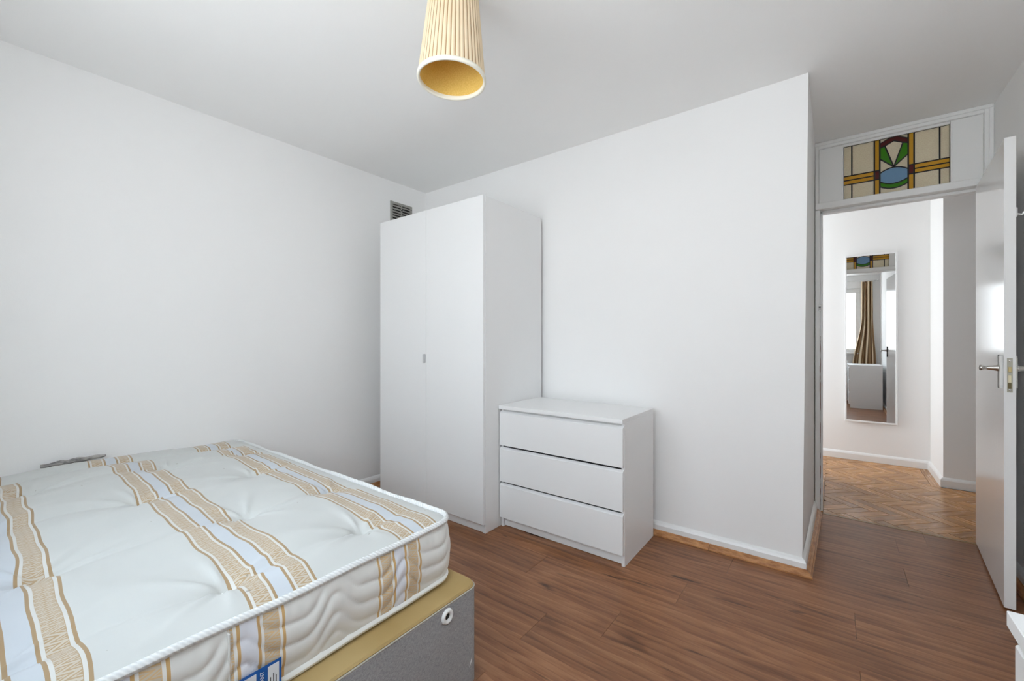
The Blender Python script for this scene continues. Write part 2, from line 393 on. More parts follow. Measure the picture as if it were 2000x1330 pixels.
def m_glass(name, c, tex=120, trans=0.45, rough=0.12, bump=0.5):
    m = NT(name)
    v = m.coord('Object'); h = m.noise(v, tex, 2, 0.5, 1.0)
    vo = m.n('ShaderNodeTexVoronoi', feature='DISTANCE_TO_EDGE'); m.t.links.new(v, vo.inputs['Vector']); vo.inputs['Scale'].default_value = tex
    kr = m.n('ShaderNodeMapRange'); kr.inputs[1].default_value = 0.0; kr.inputs[2].default_value = 0.12; kr.inputs[3].default_value = 1.0; kr.inputs[4].default_value = 0.0; m.t.links.new(vo.outputs['Distance'], kr.inputs[0])
    cc_ = m.mix(m.math('MULTIPLY', kr.outputs[0], 0.35*bump), tuple(c)+(1,), tuple(min(1, x*1.25+0.06) for x in c)+(1,))
    m.base(cc_, rough, 0, 0.5)
    bn = m.bump(h, bump, 0.002)
    tr = m.n('ShaderNodeBsdfTranslucent'); m.t.links.new(cc_, tr.inputs[0]); m.t.links.new(bn, tr.inputs['Normal'])
    mx = m.n('ShaderNodeMixShader'); mx.inputs[0].default_value = trans
    m.t.links.new(m.b.outputs[0], mx.inputs[1]); m.t.links.new(tr.outputs[0], mx.inputs[2]); m.t.links.new(mx.outputs[0], m.out.inputs['Surface'])
    return m.m
G = {'c': m_glass('cream_textured_glass', srgb(236, 226, 204), 95, 0.5, 0.10, 1.0), 'y': m_glass('amber_glass', srgb(226, 178, 60), 160, 0.45, 0.15, 0.3),
     'g': m_glass('green_glass', srgb(74, 150, 34), 60, 0.4, 0.12, 0.15), 'b': m_glass('blue_glass', srgb(140, 178, 208), 60, 0.45, 0.1, 0.1),
     'm': m_glass('maroon_glass', srgb(100, 42, 42), 60, 0.4, 0.12, 0.15)}
lead = simple('lead_came', (0.012, 0.011, 0.010), 0.45, 0.3)
fan = struct(empty('window_1', (0, 0, 0)), 'stained glass fanlight with blue oval and amber bars above the door', 'window')
GY = FY0+0.030
CX = 0.2965
def pane(pts, col, n=3):
    k = len(pts); vs = [(x, GY, z) for x, z in pts]+[(x, GY+0.004, z) for x, z in pts]
    ar = sum(pts[i-1][0]*pts[i][1]-pts[i][0]*pts[i-1][1] for i in range(k))
    f0 = tuple(range(k)); f1 = tuple(reversed(range(k, 2*k)))
    fs = [f0, f1]+[((i+1) % k, i, k+i, k+(i+1) % k) for i in range(k)]
    o = mesh_obj('pane', vs, fs, G[col], fan)
    bm = bmesh.new(); bm.from_mesh(o.data); bmesh.ops.recalc_face_normals(bm, faces=bm.faces); bm.to_mesh(o.data); bm.free()
    o['label'] = {'c': 'cream textured glass', 'y': 'amber glass', 'g': 'green glass', 'b': 'blue glass', 'm': 'maroon glass'}[col]
def rect(x0, x1, z0, z1): return [(x0, z0), (x1, z0), (x1, z1), (x0, z1)]
VL, VR = (0.205, 0.231), (0.362, 0.388)
HB = (2.1645, 2.192, 2.220)
L1, L2 = 0.094, 0.498
for xa, xb in ((GX0, L1), (L1, VL[0])): pane(rect(xa, xb, HB[2], GZ1), 'c'); pane(rect(xa, xb, GZ0, HB[0]), 'c')
for xa, xb in ((VR[1], L2), (L2, GX1)): pane(rect(xa, xb, HB[2], GZ1), 'c'); pane(rect(xa, xb, GZ0, HB[0]), 'c')
for xa, xb in ((GX0, VL[0]), (VR[1], GX1)):
    pane(rect(xa, xb, HB[0], HB[1]), 'y'); pane(rect(xa, xb, HB[1], HB[2]), 'y')
for v in (VL, VR):
    pane(rect(v[0], v[1], HB[2], GZ1), 'y'); pane(rect(v[0], v[1], GZ0, HB[0]), 'y'); pane(rect(v[0], v[1], HB[0], HB[2]), 'm')
xl, xr = VL[1], VR[0]
def arc(x0, z0, xm, zm, x1, z1, n=8):
    out = []
    for i in range(n+1):
        t = i/n; a, b, c2 = (1-t)**2, 2*t*(1-t), t*t
        bx = 2*xm-(x0+x1)/2; bz = 2*zm-(z0+z1)/2
        out.append((a*x0+b*bx+c2*x1, a*z0+b*bz+c2*z1))
    return out
AP = (CX, 2.226)
ltop = arc(xl, 2.199, CX, 2.224, xr, 2.199); lbot = arc(xl, 2.146, CX, 2.124, xr, 2.146); cbot = arc(xl, 2.116, CX, 2.095, xr, 2.116)
pane(ltop+lbot[::-1], 'b'); pane(lbot+cbot[::-1], 'g'); pane(cbot+[(xr, GZ0), (xl, GZ0)], 'c')
arch_in = [(xl, 2.358), (0.255, 2.366), (CX, 2.387), (0.338, 2.366), (xr, 2.358)]
arch_out = [(xl, 2.386), (CX-0.018, 2.411), (CX+0.018, 2.411), (xr, 2.386)]
pane([(xl, 2.386), (CX-0.018, 2.411), (CX, 2.387), (0.255, 2.366), (xl, 2.358)], 'm'); pane([(CX-0.018, 2.411), (CX+0.018, 2.411), (xr, 2.386), (xr, 2.358), (0.338, 2.366), (CX, 2.387)], 'm')
pane([(0.255, 2.366), (CX, 2.387), (0.338, 2.366), AP], 'c')
pane([(xl, 2.358), (0.255, 2.366), AP, (xl, 2.290)], 'g'); pane([(0.338, 2.366), (xr, 2.358), (xr, 2.290), AP], 'g')
pane([(xl, 2.290), AP]+ltop[:4][::-1], 'c'); pane([(xr, 2.290), AP]+ltop[5:], 'c')
pane([(xl, 2.386), (CX-0.018, 2.411), (xl, GZ1)], 'c'); pane([(xr, 2.386), (CX+0.018, 2.411), (xr, GZ1)], 'c')
def came(pts, r=0.0033):
    P = [Vector((x, z)) for x, z in pts]; vs = []; fs = []
    for i, p in enumerate(P):
        t = (P[min(i+1, len(P)-1)]-P[max(i-1, 0)]).normalized(); s = Vector((-t.y, t.x))*r
        for q, y in ((p+s, GY-0.0025), (p-s, GY-0.0025), (p-s, GY+0.0065), (p+s, GY+0.0065)): vs.append((q.x, y, q.y))
    for i in range(len(P)-1):
        for k in range(4): fs.append((i*4+k, i*4+(k+1) % 4, i*4+4+(k+1) % 4, i*4+4+k))
    fs += [(0, 1, 2, 3), tuple(len(P)*4-1-k for k in range(4))]
    o = mesh_obj('lead_came', vs, fs, lead, fan)
    bm = bmesh.new(); bm.from_mesh(o.data); bmesh.ops.recalc_face_normals(bm, faces=bm.faces); bm.to_mesh(o.data); bm.free()
for x in (*VL, *VR): came([(x, GZ0), (x, GZ1)], 0.0038)
for x in (L1, L2): came([(x, GZ0), (x, HB[0])], 0.0036); came([(x, HB[2]), (x, GZ1)], 0.0036)
for x0, x1 in ((GX0, VL[0]), (VR[1], GX1)):
    for z in HB: came([(x0, z), (x1, z)], 0.0033)
for v in (VL, VR): came([(v[0], HB[0]), (v[1], HB[0])]); came([(v[0], HB[2]), (v[1], HB[2])])
came(ltop); came(lbot); came(cbot); came(arch_in); came(arch_out, 0.002)
came([(0.255, 2.366), AP]); came([(0.338, 2.366), AP]); came([(xl, 2.290), AP]); came([(xr, 2.290), AP])
came([(GX0, GZ1), (GX1, GZ1)], 0.0018); came([(GX0, GZ0), (GX0, GZ1)], 0.0018); came([(GX1, GZ0), (GX1, GZ1)], 0.0018); came([(GX0, GZ0), (GX1, GZ0)], 0.0018)

# ------------------------------------------------------------------ open door
HX, HY = 0.637, 3.474
dx, dy = 0.578-HX, 2.702-HY
dr = struct(empty('door_1', (HX, HY, 0), math.atan2(dy, dx)), 'white gloss painted bedroom door standing open', 'door')
DW = math.hypot(dx, dy); DT = 0.034
boxes('leaf', [(0.0, DW, 0.0, DT, 0.012, 2.014)], M['door'], dr, 0.0015)
HZ = 1.03; KX = DW-0.047
for sgn, y0 in ((-1, 0.0), (1, DT)):
    yy = sorted((y0, y0+sgn*0.008))
    pt = boxes('backplate', [(KX-0.020, KX+0.022, yy[0], yy[1], HZ-0.085, HZ+0.055)], M['plastic'] if sgn < 0 else M['chrome'], dr, 0.002)
    pt['label'] = 'oblong handle backplate'
    prof = [(0.014, 0.006), (0.014, 0.012), (0.012, 0.016), (0.0115, 0.020), (0.0085, 0.042), (0.008, 0.052), (0.0115, 0.057), (0.0125, 0.061), (0.011, 0.066), (0.004, 0.068)]
    h = lathe('handle', [(r_, sgn*z_) for r_, z_ in prof], M['chrome'], dr, 20, 'Y', (KX, y0, HZ))
    h['label'] = 'turned nickel door handle'
boxes('backplate_edge', [(KX-0.023, KX-0.020, -0.009, 0.0, HZ-0.087, HZ+0.057)], M['dark'], dr)
lp = boxes('latch_plate', [(DW-0.001, DW+0.002, 0.008, 0.024, HZ-0.10, HZ+0.045)], simple('painted_latch_metal', (0.42, 0.40, 0.33), 0.4, 0.6), dr, 0.0006)
boxes('latch_bolt', [(DW+0.0015, DW+0.007, 0.0105, 0.0205, HZ-0.015, HZ+0.008)], M['brass'], lp, 0.001)
boxes('dead_bolt', [(DW+0.0015, DW+0.004, 0.011, 0.020, HZ-0.058, HZ-0.028)], simple('pale_brass', (0.75, 0.68, 0.48), 0.3, 0.8), lp, 0.0008)
boxes('lock_slot', [(DW+0.0016, DW+0.0028, 0.0105, 0.0205, HZ-0.085, HZ-0.06)], simple('dark_brass', (0.16, 0.13, 0.06), 0.5, 0.6), lp)
for z in (HZ+0.035, HZ-0.090): lathe('screw', [(0.0045, 0), (0.004, 0.0018), (0.001, 0.0010)], M['chrome'], lp, 10, 'X', (DW+0.0018, 0.016, z))
hk = boxes('coat_hook', [(DW-0.055, DW-0.015, DT, DT+0.006, 1.675, 1.715)], M['plastic'], dr, 0.002)
tube('hook_prong', [(DW-0.03, DT+0.005, 1.69), (DW-0.025, DT+0.02, 1.683), (DW-0.02, DT+0.03, 1.70)], 0.004, M['plastic'], hk)
for z in (0.22, 1.80):
    lathe('hinge', [(0.006, z-0.04), (0.006, z+0.04)], M['chrome'], dr, 10, 'Z', (-0.003, DT, 0))

# ------------------------------------------------------------------ bedroom window with striped curtain (seen in the mirror)
win = struct(empty('window_2', (0, 0, 0)), 'white framed bedroom window reflected in the hall mirror', 'window')
upvc = simple('white_upvc', (0.82, 0.82, 0.81), 0.3)
fy0, fy1 = YF-0.095, YF-0.035
boxes('window_frame', [(wx0, wx1, fy0, fy1, wz1-0.085, wz1), (wx0, wx1, fy0, fy1, wz0, wz0+0.07), (wx0, wx0+0.065, fy0, fy1, wz0+0.07, wz1-0.085), (wx1-0.065, wx1, fy0, fy1, wz0+0.07, wz1-0.085)], upvc, win, 0.003)
def m_clear():
    m = NT('window_glass'); t = m.n('ShaderNodeBsdfTransparent'); t.inputs[0].default_value = (0.97, 0.98, 0.98, 1); gl = m.n('ShaderNodeBsdfGlossy'); gl.inputs['Roughness'].default_value = 0.02
    mx = m.n('ShaderNodeMixShader'); mx.inputs[0].default_value = 0.05
    m.t.links.new(t.outputs[0], mx.inputs[1]); m.t.links.new(gl.outputs[0], mx.inputs[2]); m.t.links.new(mx.outputs[0], m.out.inputs['Surface']); return m.m
clear = m_clear()
xs = [wx0+0.065, -1.16, -0.375, wx1-0.065]
for x in xs[1:3]: boxes('mullion', [(x-0.035, x+0.035, fy0, fy1, wz0+0.07, wz1-0.085)], upvc, win, 0.003)
for i in range(3):
    a = xs[i]+(0.035 if i else 0); b2 = xs[i+1]-(0.035 if i < 2 else 0)
    boxes('pane', [(a, b2, YF-0.07, YF-0.066, wz0+0.07, wz1-0.085)], clear, win)
boxes('window_sill', [(wx0-0.03, wx1+0.03, YF-0.033, YF+0.07, wz0-0.028, wz0-0.002)], upvc, win, 0.004)
w3 = struct(empty('added_hall_window', (0, 0, 0)), 'unseen white framed window added at the end of the passage to light the hall', 'window')  # added out of view so daylight enters the hall from the left
boxes('window_frame', [(XHE-0.10, XHE-0.05, hy0, hy1, hz0, hz0+0.05), (XHE-0.10, XHE-0.05, hy0, hy1, hz1-0.05, hz1), (XHE-0.10, XHE-0.05, hy0, hy0+0.05, hz0+0.05, hz1-0.05), (XHE-0.10, XHE-0.05, hy1-0.05, hy1, hz0+0.05, hz1-0.05)], upvc, w3, 0.003)
boxes('pane', [(XHE-0.078, XHE-0.074, hy0+0.05, hy1-0.05, hz0+0.05, hz1-0.05)], clear, w3)

def m_curtain():
    m = NT('brown_striped_curtain'); uv = m.n('ShaderNodeUVMap'); sp = m.n('ShaderNodeSeparateXYZ'); m.t.links.new(uv.outputs[0], sp.inputs[0])
    f = m.math('FRACT', m.math('MULTIPLY', sp.outputs[0], 3.6))
    c1, c2, c3 = srgb(222, 204, 176), srgb(140, 110, 80), srgb(186, 158, 124)
    col = m.ramp(f, [(0.0, c1), (0.30, c2), (0.55, c3), (0.8, c2)], 'CONSTANT')
    v = m.coord('Object'); m.base(col, 0.8, 0, 0.1); m.bump(m.noise(v, 500, 2), 0.15, 0.001); return m.m
cu = empty('curtain', (0.46, YF+0.10, 0)); tag(cu, 'brown and beige striped curtain seen hanging in the hall mirror', 'curtain')
vs, fs, uv = [], [], []
NX, NZ = 90, 40
for iz in range(NZ+1):
    t = iz/NZ; z = 2.33-t*2.24
    fl2 = min(1, max(0, (t-0.30)/0.45)); fl2 = fl2*fl2*(3-2*fl2)
    xa, xb = 0.425-0.14*fl2-0.46, 0.600+0.045*fl2-0.46
    for ix in range(NX+1):
        s = ix/NX; amp = 0.028+0.012*t
        vs.append((xa+(xb-xa)*s+0.006*math.sin(s*31+t*3), amp*math.sin(2*PI*3.6*s+0.5*math.sin(t*2.0)), z)); uv.append((s, t))
for iz in range(NZ):
    for ix in range(NX):
        a = iz*(NX+1)+ix; fs.append((a, a+1, a+NX+2, a+NX+1))
cc = mesh_obj('curtain_fabric', vs, fs, m_curtain(), cu, True, uv=uv)
sm = cc.modifiers.new('thick', 'SOLIDIFY'); sm.thickness = 0.003
pole = empty('curtain_pole', (0, YF+0.10, 2.345)); tag(pole, 'thin white curtain pole over the window in the mirror', 'curtain pole')
tube('rail', [(wx0-0.1, 0, 0), (0.655, 0, 0)], 0.010, M['plastic'], pole, 12)
lathe('finial', [(0.010, 0), (0.016, 0.008), (0.016, 0.022), (0.005, 0.032)], M['plastic'], pole, 14, 'X', (0.655, 0, 0))
boxes('bracket', [(0.625, 0.645, -0.10, 0.0, -0.008, 0.008)], M['plastic'], pole, 0.002)
boxes('bracket', [(wx0-0.06, wx0-0.04, -0.10, 0.0, -0.008, 0.008)], M['plastic'], pole, 0.002)

# ------------------------------------------------------------------ hall mirror
mr = empty('wall_mirror', (0.2765, YH-0.024, 1.170)); mr.rotation_euler = (-0.0035, 0, 0)
tag(mr, 'tall narrow white framed mirror hanging on the hall wall', 'mirror')
mw, mh = 0.3785/2, 1.597/2
mat_fr = simple('white_mirror_frame', (0.82, 0.82, 0.82), 0.35)
boxes('frame', [(-mw, mw, -0.012, 0.012, mh-0.014, mh), (-mw, mw, -0.012, 0.012, -mh, -mh+0.016), (-mw, -mw+0.013, -0.012, 0.012, -mh+0.016, mh-0.014), (mw-0.013, mw, -0.012, 0.012, -mh+0.016, mh-0.014)], mat_fr, mr, 0.002)
gm = simple('mirror_silver', (0.90, 0.91, 0.91), 0.0, 1.0)
boxes('mirror_glass', [(-mw+0.013, mw-0.013, -0.006, 0.006, -mh+0.016, mh-0.014)], gm, mr)

# ------------------------------------------------------------------ wardrobe
WX0, WX1, WY0, WY1, WH = -2.655, -1.646, 1.877, 2.480, 2.014
wd = empty('wardrobe', ((WX0+WX1)/2, WY0, 0)); tag(wd, 'tall white two-door wardrobe in the corner beside the bed', 'wardrobe')
hw = (WX1-WX0)/2; dp = WY1-WY0
boxes('side_panel', [(hw-0.018, hw, 0.0, dp, 0, WH)], M['furn'], wd, 0.001)
boxes('side_panel', [(-hw, -hw+0.018, 0.0, dp, 0, WH)], M['furn'], wd, 0.001)
boxes('top_panel', [(-hw+0.018, hw-0.018, 0.022, dp, WH-0.022, WH)], M['furn'], wd, 0.001)
boxes('plinth', [(-hw+0.018, hw-0.018, 0.006, 0.024, 0, 0.052)], M['furn'], wd, 0.001)
boxes('back_panel', [(-hw+0.018, hw-0.018, dp-0.006, dp, 0.05, WH-0.022)], M['furn'], wd)
boxes('base_panel', [(-hw+0.018, hw-0.018, 0.024, dp-0.006, 0.052, 0.07)], M['furn'], wd)
d1 = boxes('door', [(-hw+0.002, -0.001-0.0005, -0.018, 0.0, 0.056, WH)], M['furn'], wd, 0.0012)
d2 = boxes('door', [(-0.0005+0.001, hw-0.0015, -0.018, 0.0, 0.056, WH)], M['furn'], wd, 0.0012)
for o in (d1, d2): o.location = (0, -0.001, 0)
wd.location.y = WY0+0.019
boxes('handle', [(-0.022, -0.003, -0.030, -0.018, 1.002, 1.060)], M['handle'], d1, 0.003, 2)

# ------------------------------------------------------------------ chests of drawers
def chest():
    r_ = empty('chest_of_drawers', (0, 0, 0)); w, d, h = 0.4, 0.460, 0.752
    boxes('top_panel', [(-w, w, 0.0, d, h-0.023, h)], M['furn'], r_, 0.0012)
    for s_ in (-1, 1):
        x = sorted((s_*w, s_*(w-0.018))); boxes('side_panel', [(x[0]+0.0005, x[1]-0.0005, 0.029, d, 0, h-0.023)], M['furn'], r_, 0.001)
    boxes('back_panel', [(-w+0.018, w-0.018, d-0.006, d, 0.02, h-0.023)], M['furn'], r_)
    boxes('plinth', [(-w+0.018, w-0.018, 0.046, 0.061, 0.004, 0.056)], M['furn'], r_)
    fh = 0.199
    for k in range(3):
        z1 = h-0.046-k*(fh+0.023); z0 = z1-fh
        # front with a sloped finger grip along its top edge
        prof = [(0.008, z0), (0.008, z1-0.002), (0.010, z1), (0.026, z1+0.009), (0.0285, z1+0.009), (0.0285, z0)]
        vs = [(x, y, z) for x in (-w+0.0025, w-0.0025) for y, z in prof]; n = len(prof)
        fs = [(i, n+i, n+(i+1) % n, (i+1) % n) for i in range(n)] + [tuple(range(n)), tuple(reversed(range(n, 2*n)))]
        dr_ = mesh_obj('drawer', vs, fs, M['furn'], r_)
        bm = bmesh.new(); bm.from_mesh(dr_.data); bmesh.ops.recalc_face_normals(bm, faces=bm.faces); bm.to_mesh(dr_.data); bm.free()
        boxes('drawer_box', [(-w+0.030, w-0.030, 0.0285, d-0.02, z0+0.02, z1-0.045)], M['furn_dark'], dr_)
    boxes('divider_rail', [(-w+0.018, w-0.018, 0.030, 0.045, h-0.060, h-0.024)], M['furn_dark'], r_)
    return r_
ch1 = chest(); ch1.location = (-1.241, 2.014, 0); ch1.rotation_euler = (0, 0, 0.003)
tag(ch1, 'white three-drawer chest standing against the wall next to the wardrobe', 'chest of drawers', 'white three-drawer chests')
ch2 = copy_tree(ch1); ch2.location = (0.203, 0.538, 0); ch2.rotation_euler = (0, 0, -PI/2)
tag(ch2, 'white chest with only its top corner showing at the lower right edge', 'chest of drawers', 'white three-drawer chests')

# ------------------------------------------------------------------ air vent
vn = empty('air_vent', (XL, 2.260, 2.190)); tag(vn, 'square grey louvred air vent high on the wall beside the wardrobe', 'air vent')
m_v = simple('grey_vent_paint', (0.33, 0.325, 0.30), 0.5)
boxes('frame', [(0, 0.008, -0.112, 0.112, 0.092, 0.112), (0, 0.008, -0.112, 0.112, -0.112, -0.092), (0, 0.008, -0.112, -0.090, -0.092, 0.092), (0, 0.008, 0.090, 0.112, -0.092, 0.092), (0.001, 0.0085, -0.006, 0.006, -0.092, 0.092)], m_v, vn, 0.001)
boxes('backing', [(0.0002, 0.001, -0.090, 0.090, -0.092, 0.092)], M['dark'], vn)
for k in range(8):
    z = -0.082+k*0.0225
    for ya, yb in ((-0.0895, -0.0065), (0.0065, 0.0895)):
        mesh_obj('slat', [(0.001, ya, z+0.008), (0.001, yb, z+0.008), (0.010, yb, z-0.006), (0.010, ya, z-0.006), (0.0025, ya, z+0.010), (0.0025, yb, z+0.010), (0.0115, yb, z-0.004), (0.0115, ya, z-0.004)],
                 [(0,1,2,3), (7,6,5,4), (0,4,5,1), (1,5,6,2), (2,6,7,3), (3,7,4,0)], m_v, vn)
lathe('screw', [(0.007, 0.0085), (0.006, 0.012), (0.001, 0.013)], M['dark'], vn, 12, 'X', (0, 0.0, 0.055))
lathe('screw', [(0.005, 0.008), (0.004, 0.010), (0.001, 0.011)], M['dark'], vn, 12, 'X', (0, 0.100, 0.082))

# ------------------------------------------------------------------ pendant lamp
LX, LY = -1.090, 1.082
lamp = empty('pendant_lamp', (LX, LY, ZC)); tag(lamp, 'cream pleated pendant lampshade hanging from the ceiling', 'lamp')
lathe('ceiling_rose', [(0.045, 0.0), (0.045, -0.008), (0.030, -0.022), (0.010, -0.028)], M['plastic'], lamp, 28)
def shade_r(t): return 0.0865+(0.1185-0.0865)*t
ZT, ZB2 = -0.080, -0.378     # shade top and bottom below the ceiling
def m_shade():
    m = NT('pleated_cream_fabric'); uv = m.n('ShaderNodeUVMap'); sp = m.n('ShaderNodeSeparateXYZ'); m.t.links.new(uv.outputs[0], sp.inputs[0])
    f = m.math('FRACT', sp.outputs[0]); d = m.math('ABSOLUTE', m.math('SUBTRACT', f, 0.5))
    k = m.n('ShaderNodeMapRange'); k.inputs[1].default_value = 0.38; k.inputs[2].default_value = 0.45; m.t.links.new(d, k.inputs[0])
    nz = m.noise(m.coord('Object'), 25, 2)
    a = m.mix(nz, srgb(247, 232, 205)+(1,), srgb(240, 219, 185)+(1,))
    col = m.mix(k.outputs[0], a, srgb(168, 132, 88)+(1,))
    m.base(col, 0.8, 0, 0.1)
    tr = m.n('ShaderNodeBsdfTranslucent'); m.t.links.new(col, tr.inputs[0])
    mx = m.n('ShaderNodeMixShader'); mx.inputs[0].default_value = 0.2
    m.t.links.new(m.b.outputs[0], mx.inputs[1]); m.t.links.new(tr.outputs[0], mx.inputs[2]); m.t.links.new(mx.outputs[0], m.out.inputs['Surface'])
    return m.m
TM = Matrix.Translation((0, 0, ZT)) @ Matrix.Rotation(math.radians(1.4), 4, Vector((-0.607, 0.795, 0))) @ Matrix.Translation((0, 0, -ZT))
NPL, SUB = 46, 8
vs, fs, uv = [], [], []
cols = NPL*SUB
for iz in range(9):
    t = iz/8
    for k in range(cols+1):
        a = 2*PI*k/cols; ph = (k % SUB)/SUB; bul = 0.0030*math.sin(PI*ph) if k < cols else 0
        rr = shade_r(t)+bul; vs.append(TM @ Vector((rr*math.cos(a), rr*math.sin(a), ZT+(ZB2-ZT)*t))); uv.append((k/SUB, t))
n1 = cols+1
for iz in range(8):
    for k in range(cols): fs.append((iz*n1+k, (iz+1)*n1+k, (iz+1)*n1+k+1, iz*n1+k+1))
mesh_obj('shade', vs, fs, m_shade(), lamp, True, uv=uv)
m_l = NT('mustard_lining'); nzv = m_l.noise(m_l.coord('Object', (40, 40, 40)), 6, 3)
lc = m_l.ramp(nzv, [(0.3, srgb(224, 186, 96)), (0.7, srgb(238, 204, 120))]); m_l.base(lc, 0.75, 0, 0.15)
def ringmesh(name, prof, mat, n=64):
    o = lathe(name, prof, mat, lamp, n, 'Z', cap=False)
    for v in o.data.vertices: v.co = TM @ v.co
    return o
ringmesh('lining', [(shade_r(0)-0.003, ZT), (shade_r(1)-0.003, ZB2)], m_l.m)
cream = simple('cream_tape', srgb(240, 236, 222), 0.7)
for nm, t, z in (('rim', 1.0, ZB2), ('rim', 0.0, ZT)):
    R0 = shade_r(t)
    ringmesh(nm, [(R0-0.0045, z+0.011), (R0+0.0045, z+0.011), (R0+0.0052, z+0.002), (R0+0.004, z-0.003), (R0-0.003, z-0.003), (R0-0.0055, z+0.002), (R0-0.0045, z+0.011)], cream)
m_wire = simple('white_wire', (0.75, 0.74, 0.70), 0.4)
for k in range(3):
    a = 2*PI*k/3+0.4
    tube('gimbal_spoke', [TM @ Vector((0.018*math.cos(a), 0.018*math.sin(a), ZT-0.035)), TM @ Vector(((shade_r(0)-0.002)*math.cos(a), (shade_r(0)-0.002)*math.sin(a), ZT-0.004))], 0.0016, m_wire, lamp, 6)
tube('cord', [(0, 0, -0.02), (0, 0, -0.085)], 0.0035, M['plastic'], lamp, 8)
o = lathe('lamp_holder', [(0.008, -0.080), (0.016, -0.086), (0.019, -0.100), (0.019, -0.135), (0.016, -0.140)], M['plastic'], lamp, 20)

# ------------------------------------------------------------------ divan base
BX0, BX1, BY0, BY1, BZ = -2.868, -0.956, -0.275, 1.066, 0.335
def rrect(x0, x1, y0, y1, rad, n=8, step=0.05):
    """closed rounded rectangle path, counter-clockwise, starting on the +x side"""
    out = []
    cs = [((x1-rad, y1-rad), 0), ((x0+rad, y1-rad), 90), ((x0+rad, y0+rad), 180), ((x1-rad, y0+rad), 270)]
    for (cx, cy), a0 in cs:
        for k in range(n+1):
            a = math.radians(a0+90*k/n); out.append((cx+rad*math.cos(a), cy+rad*math.sin(a)))
    full = []
    for i, p in enumerate(out):
        q = out[(i+1) % len(out)]; d = math.hypot(q[0]-p[0], q[1]-p[1]); m_ = max(1, int(round(d/step)))
        for k in range(m_): full.append((p[0]+(q[0]-p[0])*k/m_, p[1]+(q[1]-p[1])*k/m_))
    return full
def m_divan():
    m = NT('grey_weave'); v = m.coord('Object', (1, 1, 1))
    a = m.noise(m.coord('Object', (40, 40, 500)), 3, 3, 0.6); b_ = m.noise(m.coord('Object', (500, 500, 30)), 3, 3, 0.6)
    st = m.noise(v, 3.0, 3); f = m.math('MULTIPLY', m.math('ADD', a, b_), 0.5)
    col = m.ramp(f, [(0.36, srgb(120, 121, 123)), (0.62, srgb(190, 190, 191))])
    col = m.mix(m.math('MULTIPLY', m.math('GREATER_THAN', st, 0.62), 0.12), col, srgb(150, 130, 90)+(1,))
    m.base(col, 0.85, 0, 0.15); m.bump(f, 0.3, 0.001); return m.m
def m_tan():
    m = NT('tan_platform_cloth'); v = m.coord('Object'); f = m.noise(v, 300, 3, 0.6); s_ = m.noise(v, 5, 3)
    m.base(m.mix(s_, srgb(166, 138, 88)+(1,), srgb(194, 170, 122)+(1,)), 0.85, 0, 0.1); m.bump(f, 0.2, 0.001); return m.m
dv = empty('divan_base', ((BX0+BX1)/2, (BY0+BY1)/2, 0)); tag(dv, 'grey fabric divan bed base under the striped mattress', 'bed base')
oc = dv.location
pb = [(x-oc.x, y-oc.y) for x, y in rrect(BX0, BX1, BY0, BY1, 0.035, 6, 0.2)]
def prism(name, path, levels, mat, parent, capb=True, capt=True, smooth=False):
    n = len(path); vs, fs = [], []
    cx = sum(p[0] for p in path)/n; cy = sum(p[1] for p in path)/n
    for ins, z in levels:
        for x, y in path:
            # inset towards centre by ins metres on both axes
            vs.append((x-math.copysign(min(ins, abs(x-cx)), x-cx), y-math.copysign(min(ins, abs(y-cy)), y-cy), z))
    for i in range(len(levels)-1):
        for k in range(n): fs.append((i*n+k, i*n+(k+1) % n, (i+1)*n+(k+1) % n, (i+1)*n+k))
    if capb: fs.append(tuple(reversed(range(n))))
    if capt: fs.append(tuple((len(levels)-1)*n+k for k in range(n)))
    return mesh_obj(name, vs, fs, mat, parent, smooth)
prism('upholstered_box', pb, [(0.004, 0.004), (0.0, 0.012), (0.0, BZ-0.016), (0.002, BZ-0.010)], m_divan(), dv)
prism('platform_top', pb, [(0.003, BZ-0.0098), (0.002, BZ-0.006), (0.006, BZ), (0.010, BZ+0.0005)], m_tan(), dv)
tube('edge_seam', [(x*0.9995, y*0.999, BZ-0.010) for x, y in pb], 0.0026, simple('grey_seam', srgb(178, 172, 160), 0.8), dv, 6, True)
vr = lathe('air_vent_ring', [(0.010, 0.0), (0.011, 0.006), (0.017, 0.009), (0.022, 0.006), (0.0235, 0.0)], M['plastic'], dv, 28, 'X', (BX1-oc.x, 0.919-oc.y, 0.293), cap=False)
lathe('hole', [(0.0005, 0.001), (0.0108, 0.001)], M['dark'], vr, 20, 'X', cap=False)
mesh_obj('white_tear', [(BX1-oc.x+0.0015, 1.018-oc.y, 0.073), (BX1-oc.x-0.002, 1.030-oc.y, 0.082), (BX1-oc.x-0.001, 1.0325-oc.y, 0.097), (BX1-oc.x+0.003, 1.018-oc.y, 0.074), (BX1-oc.x, 1.031-oc.y, 0.083), (BX1-oc.x, 1.0335-oc.y, 0.097)],
         [(0, 1, 2), (5, 4, 3), (0, 3, 4, 1), (1, 4, 5, 2), (2, 5, 3, 0)], M['plastic'], dv)  # small white tear in the fabric, built as a thin raised sliver

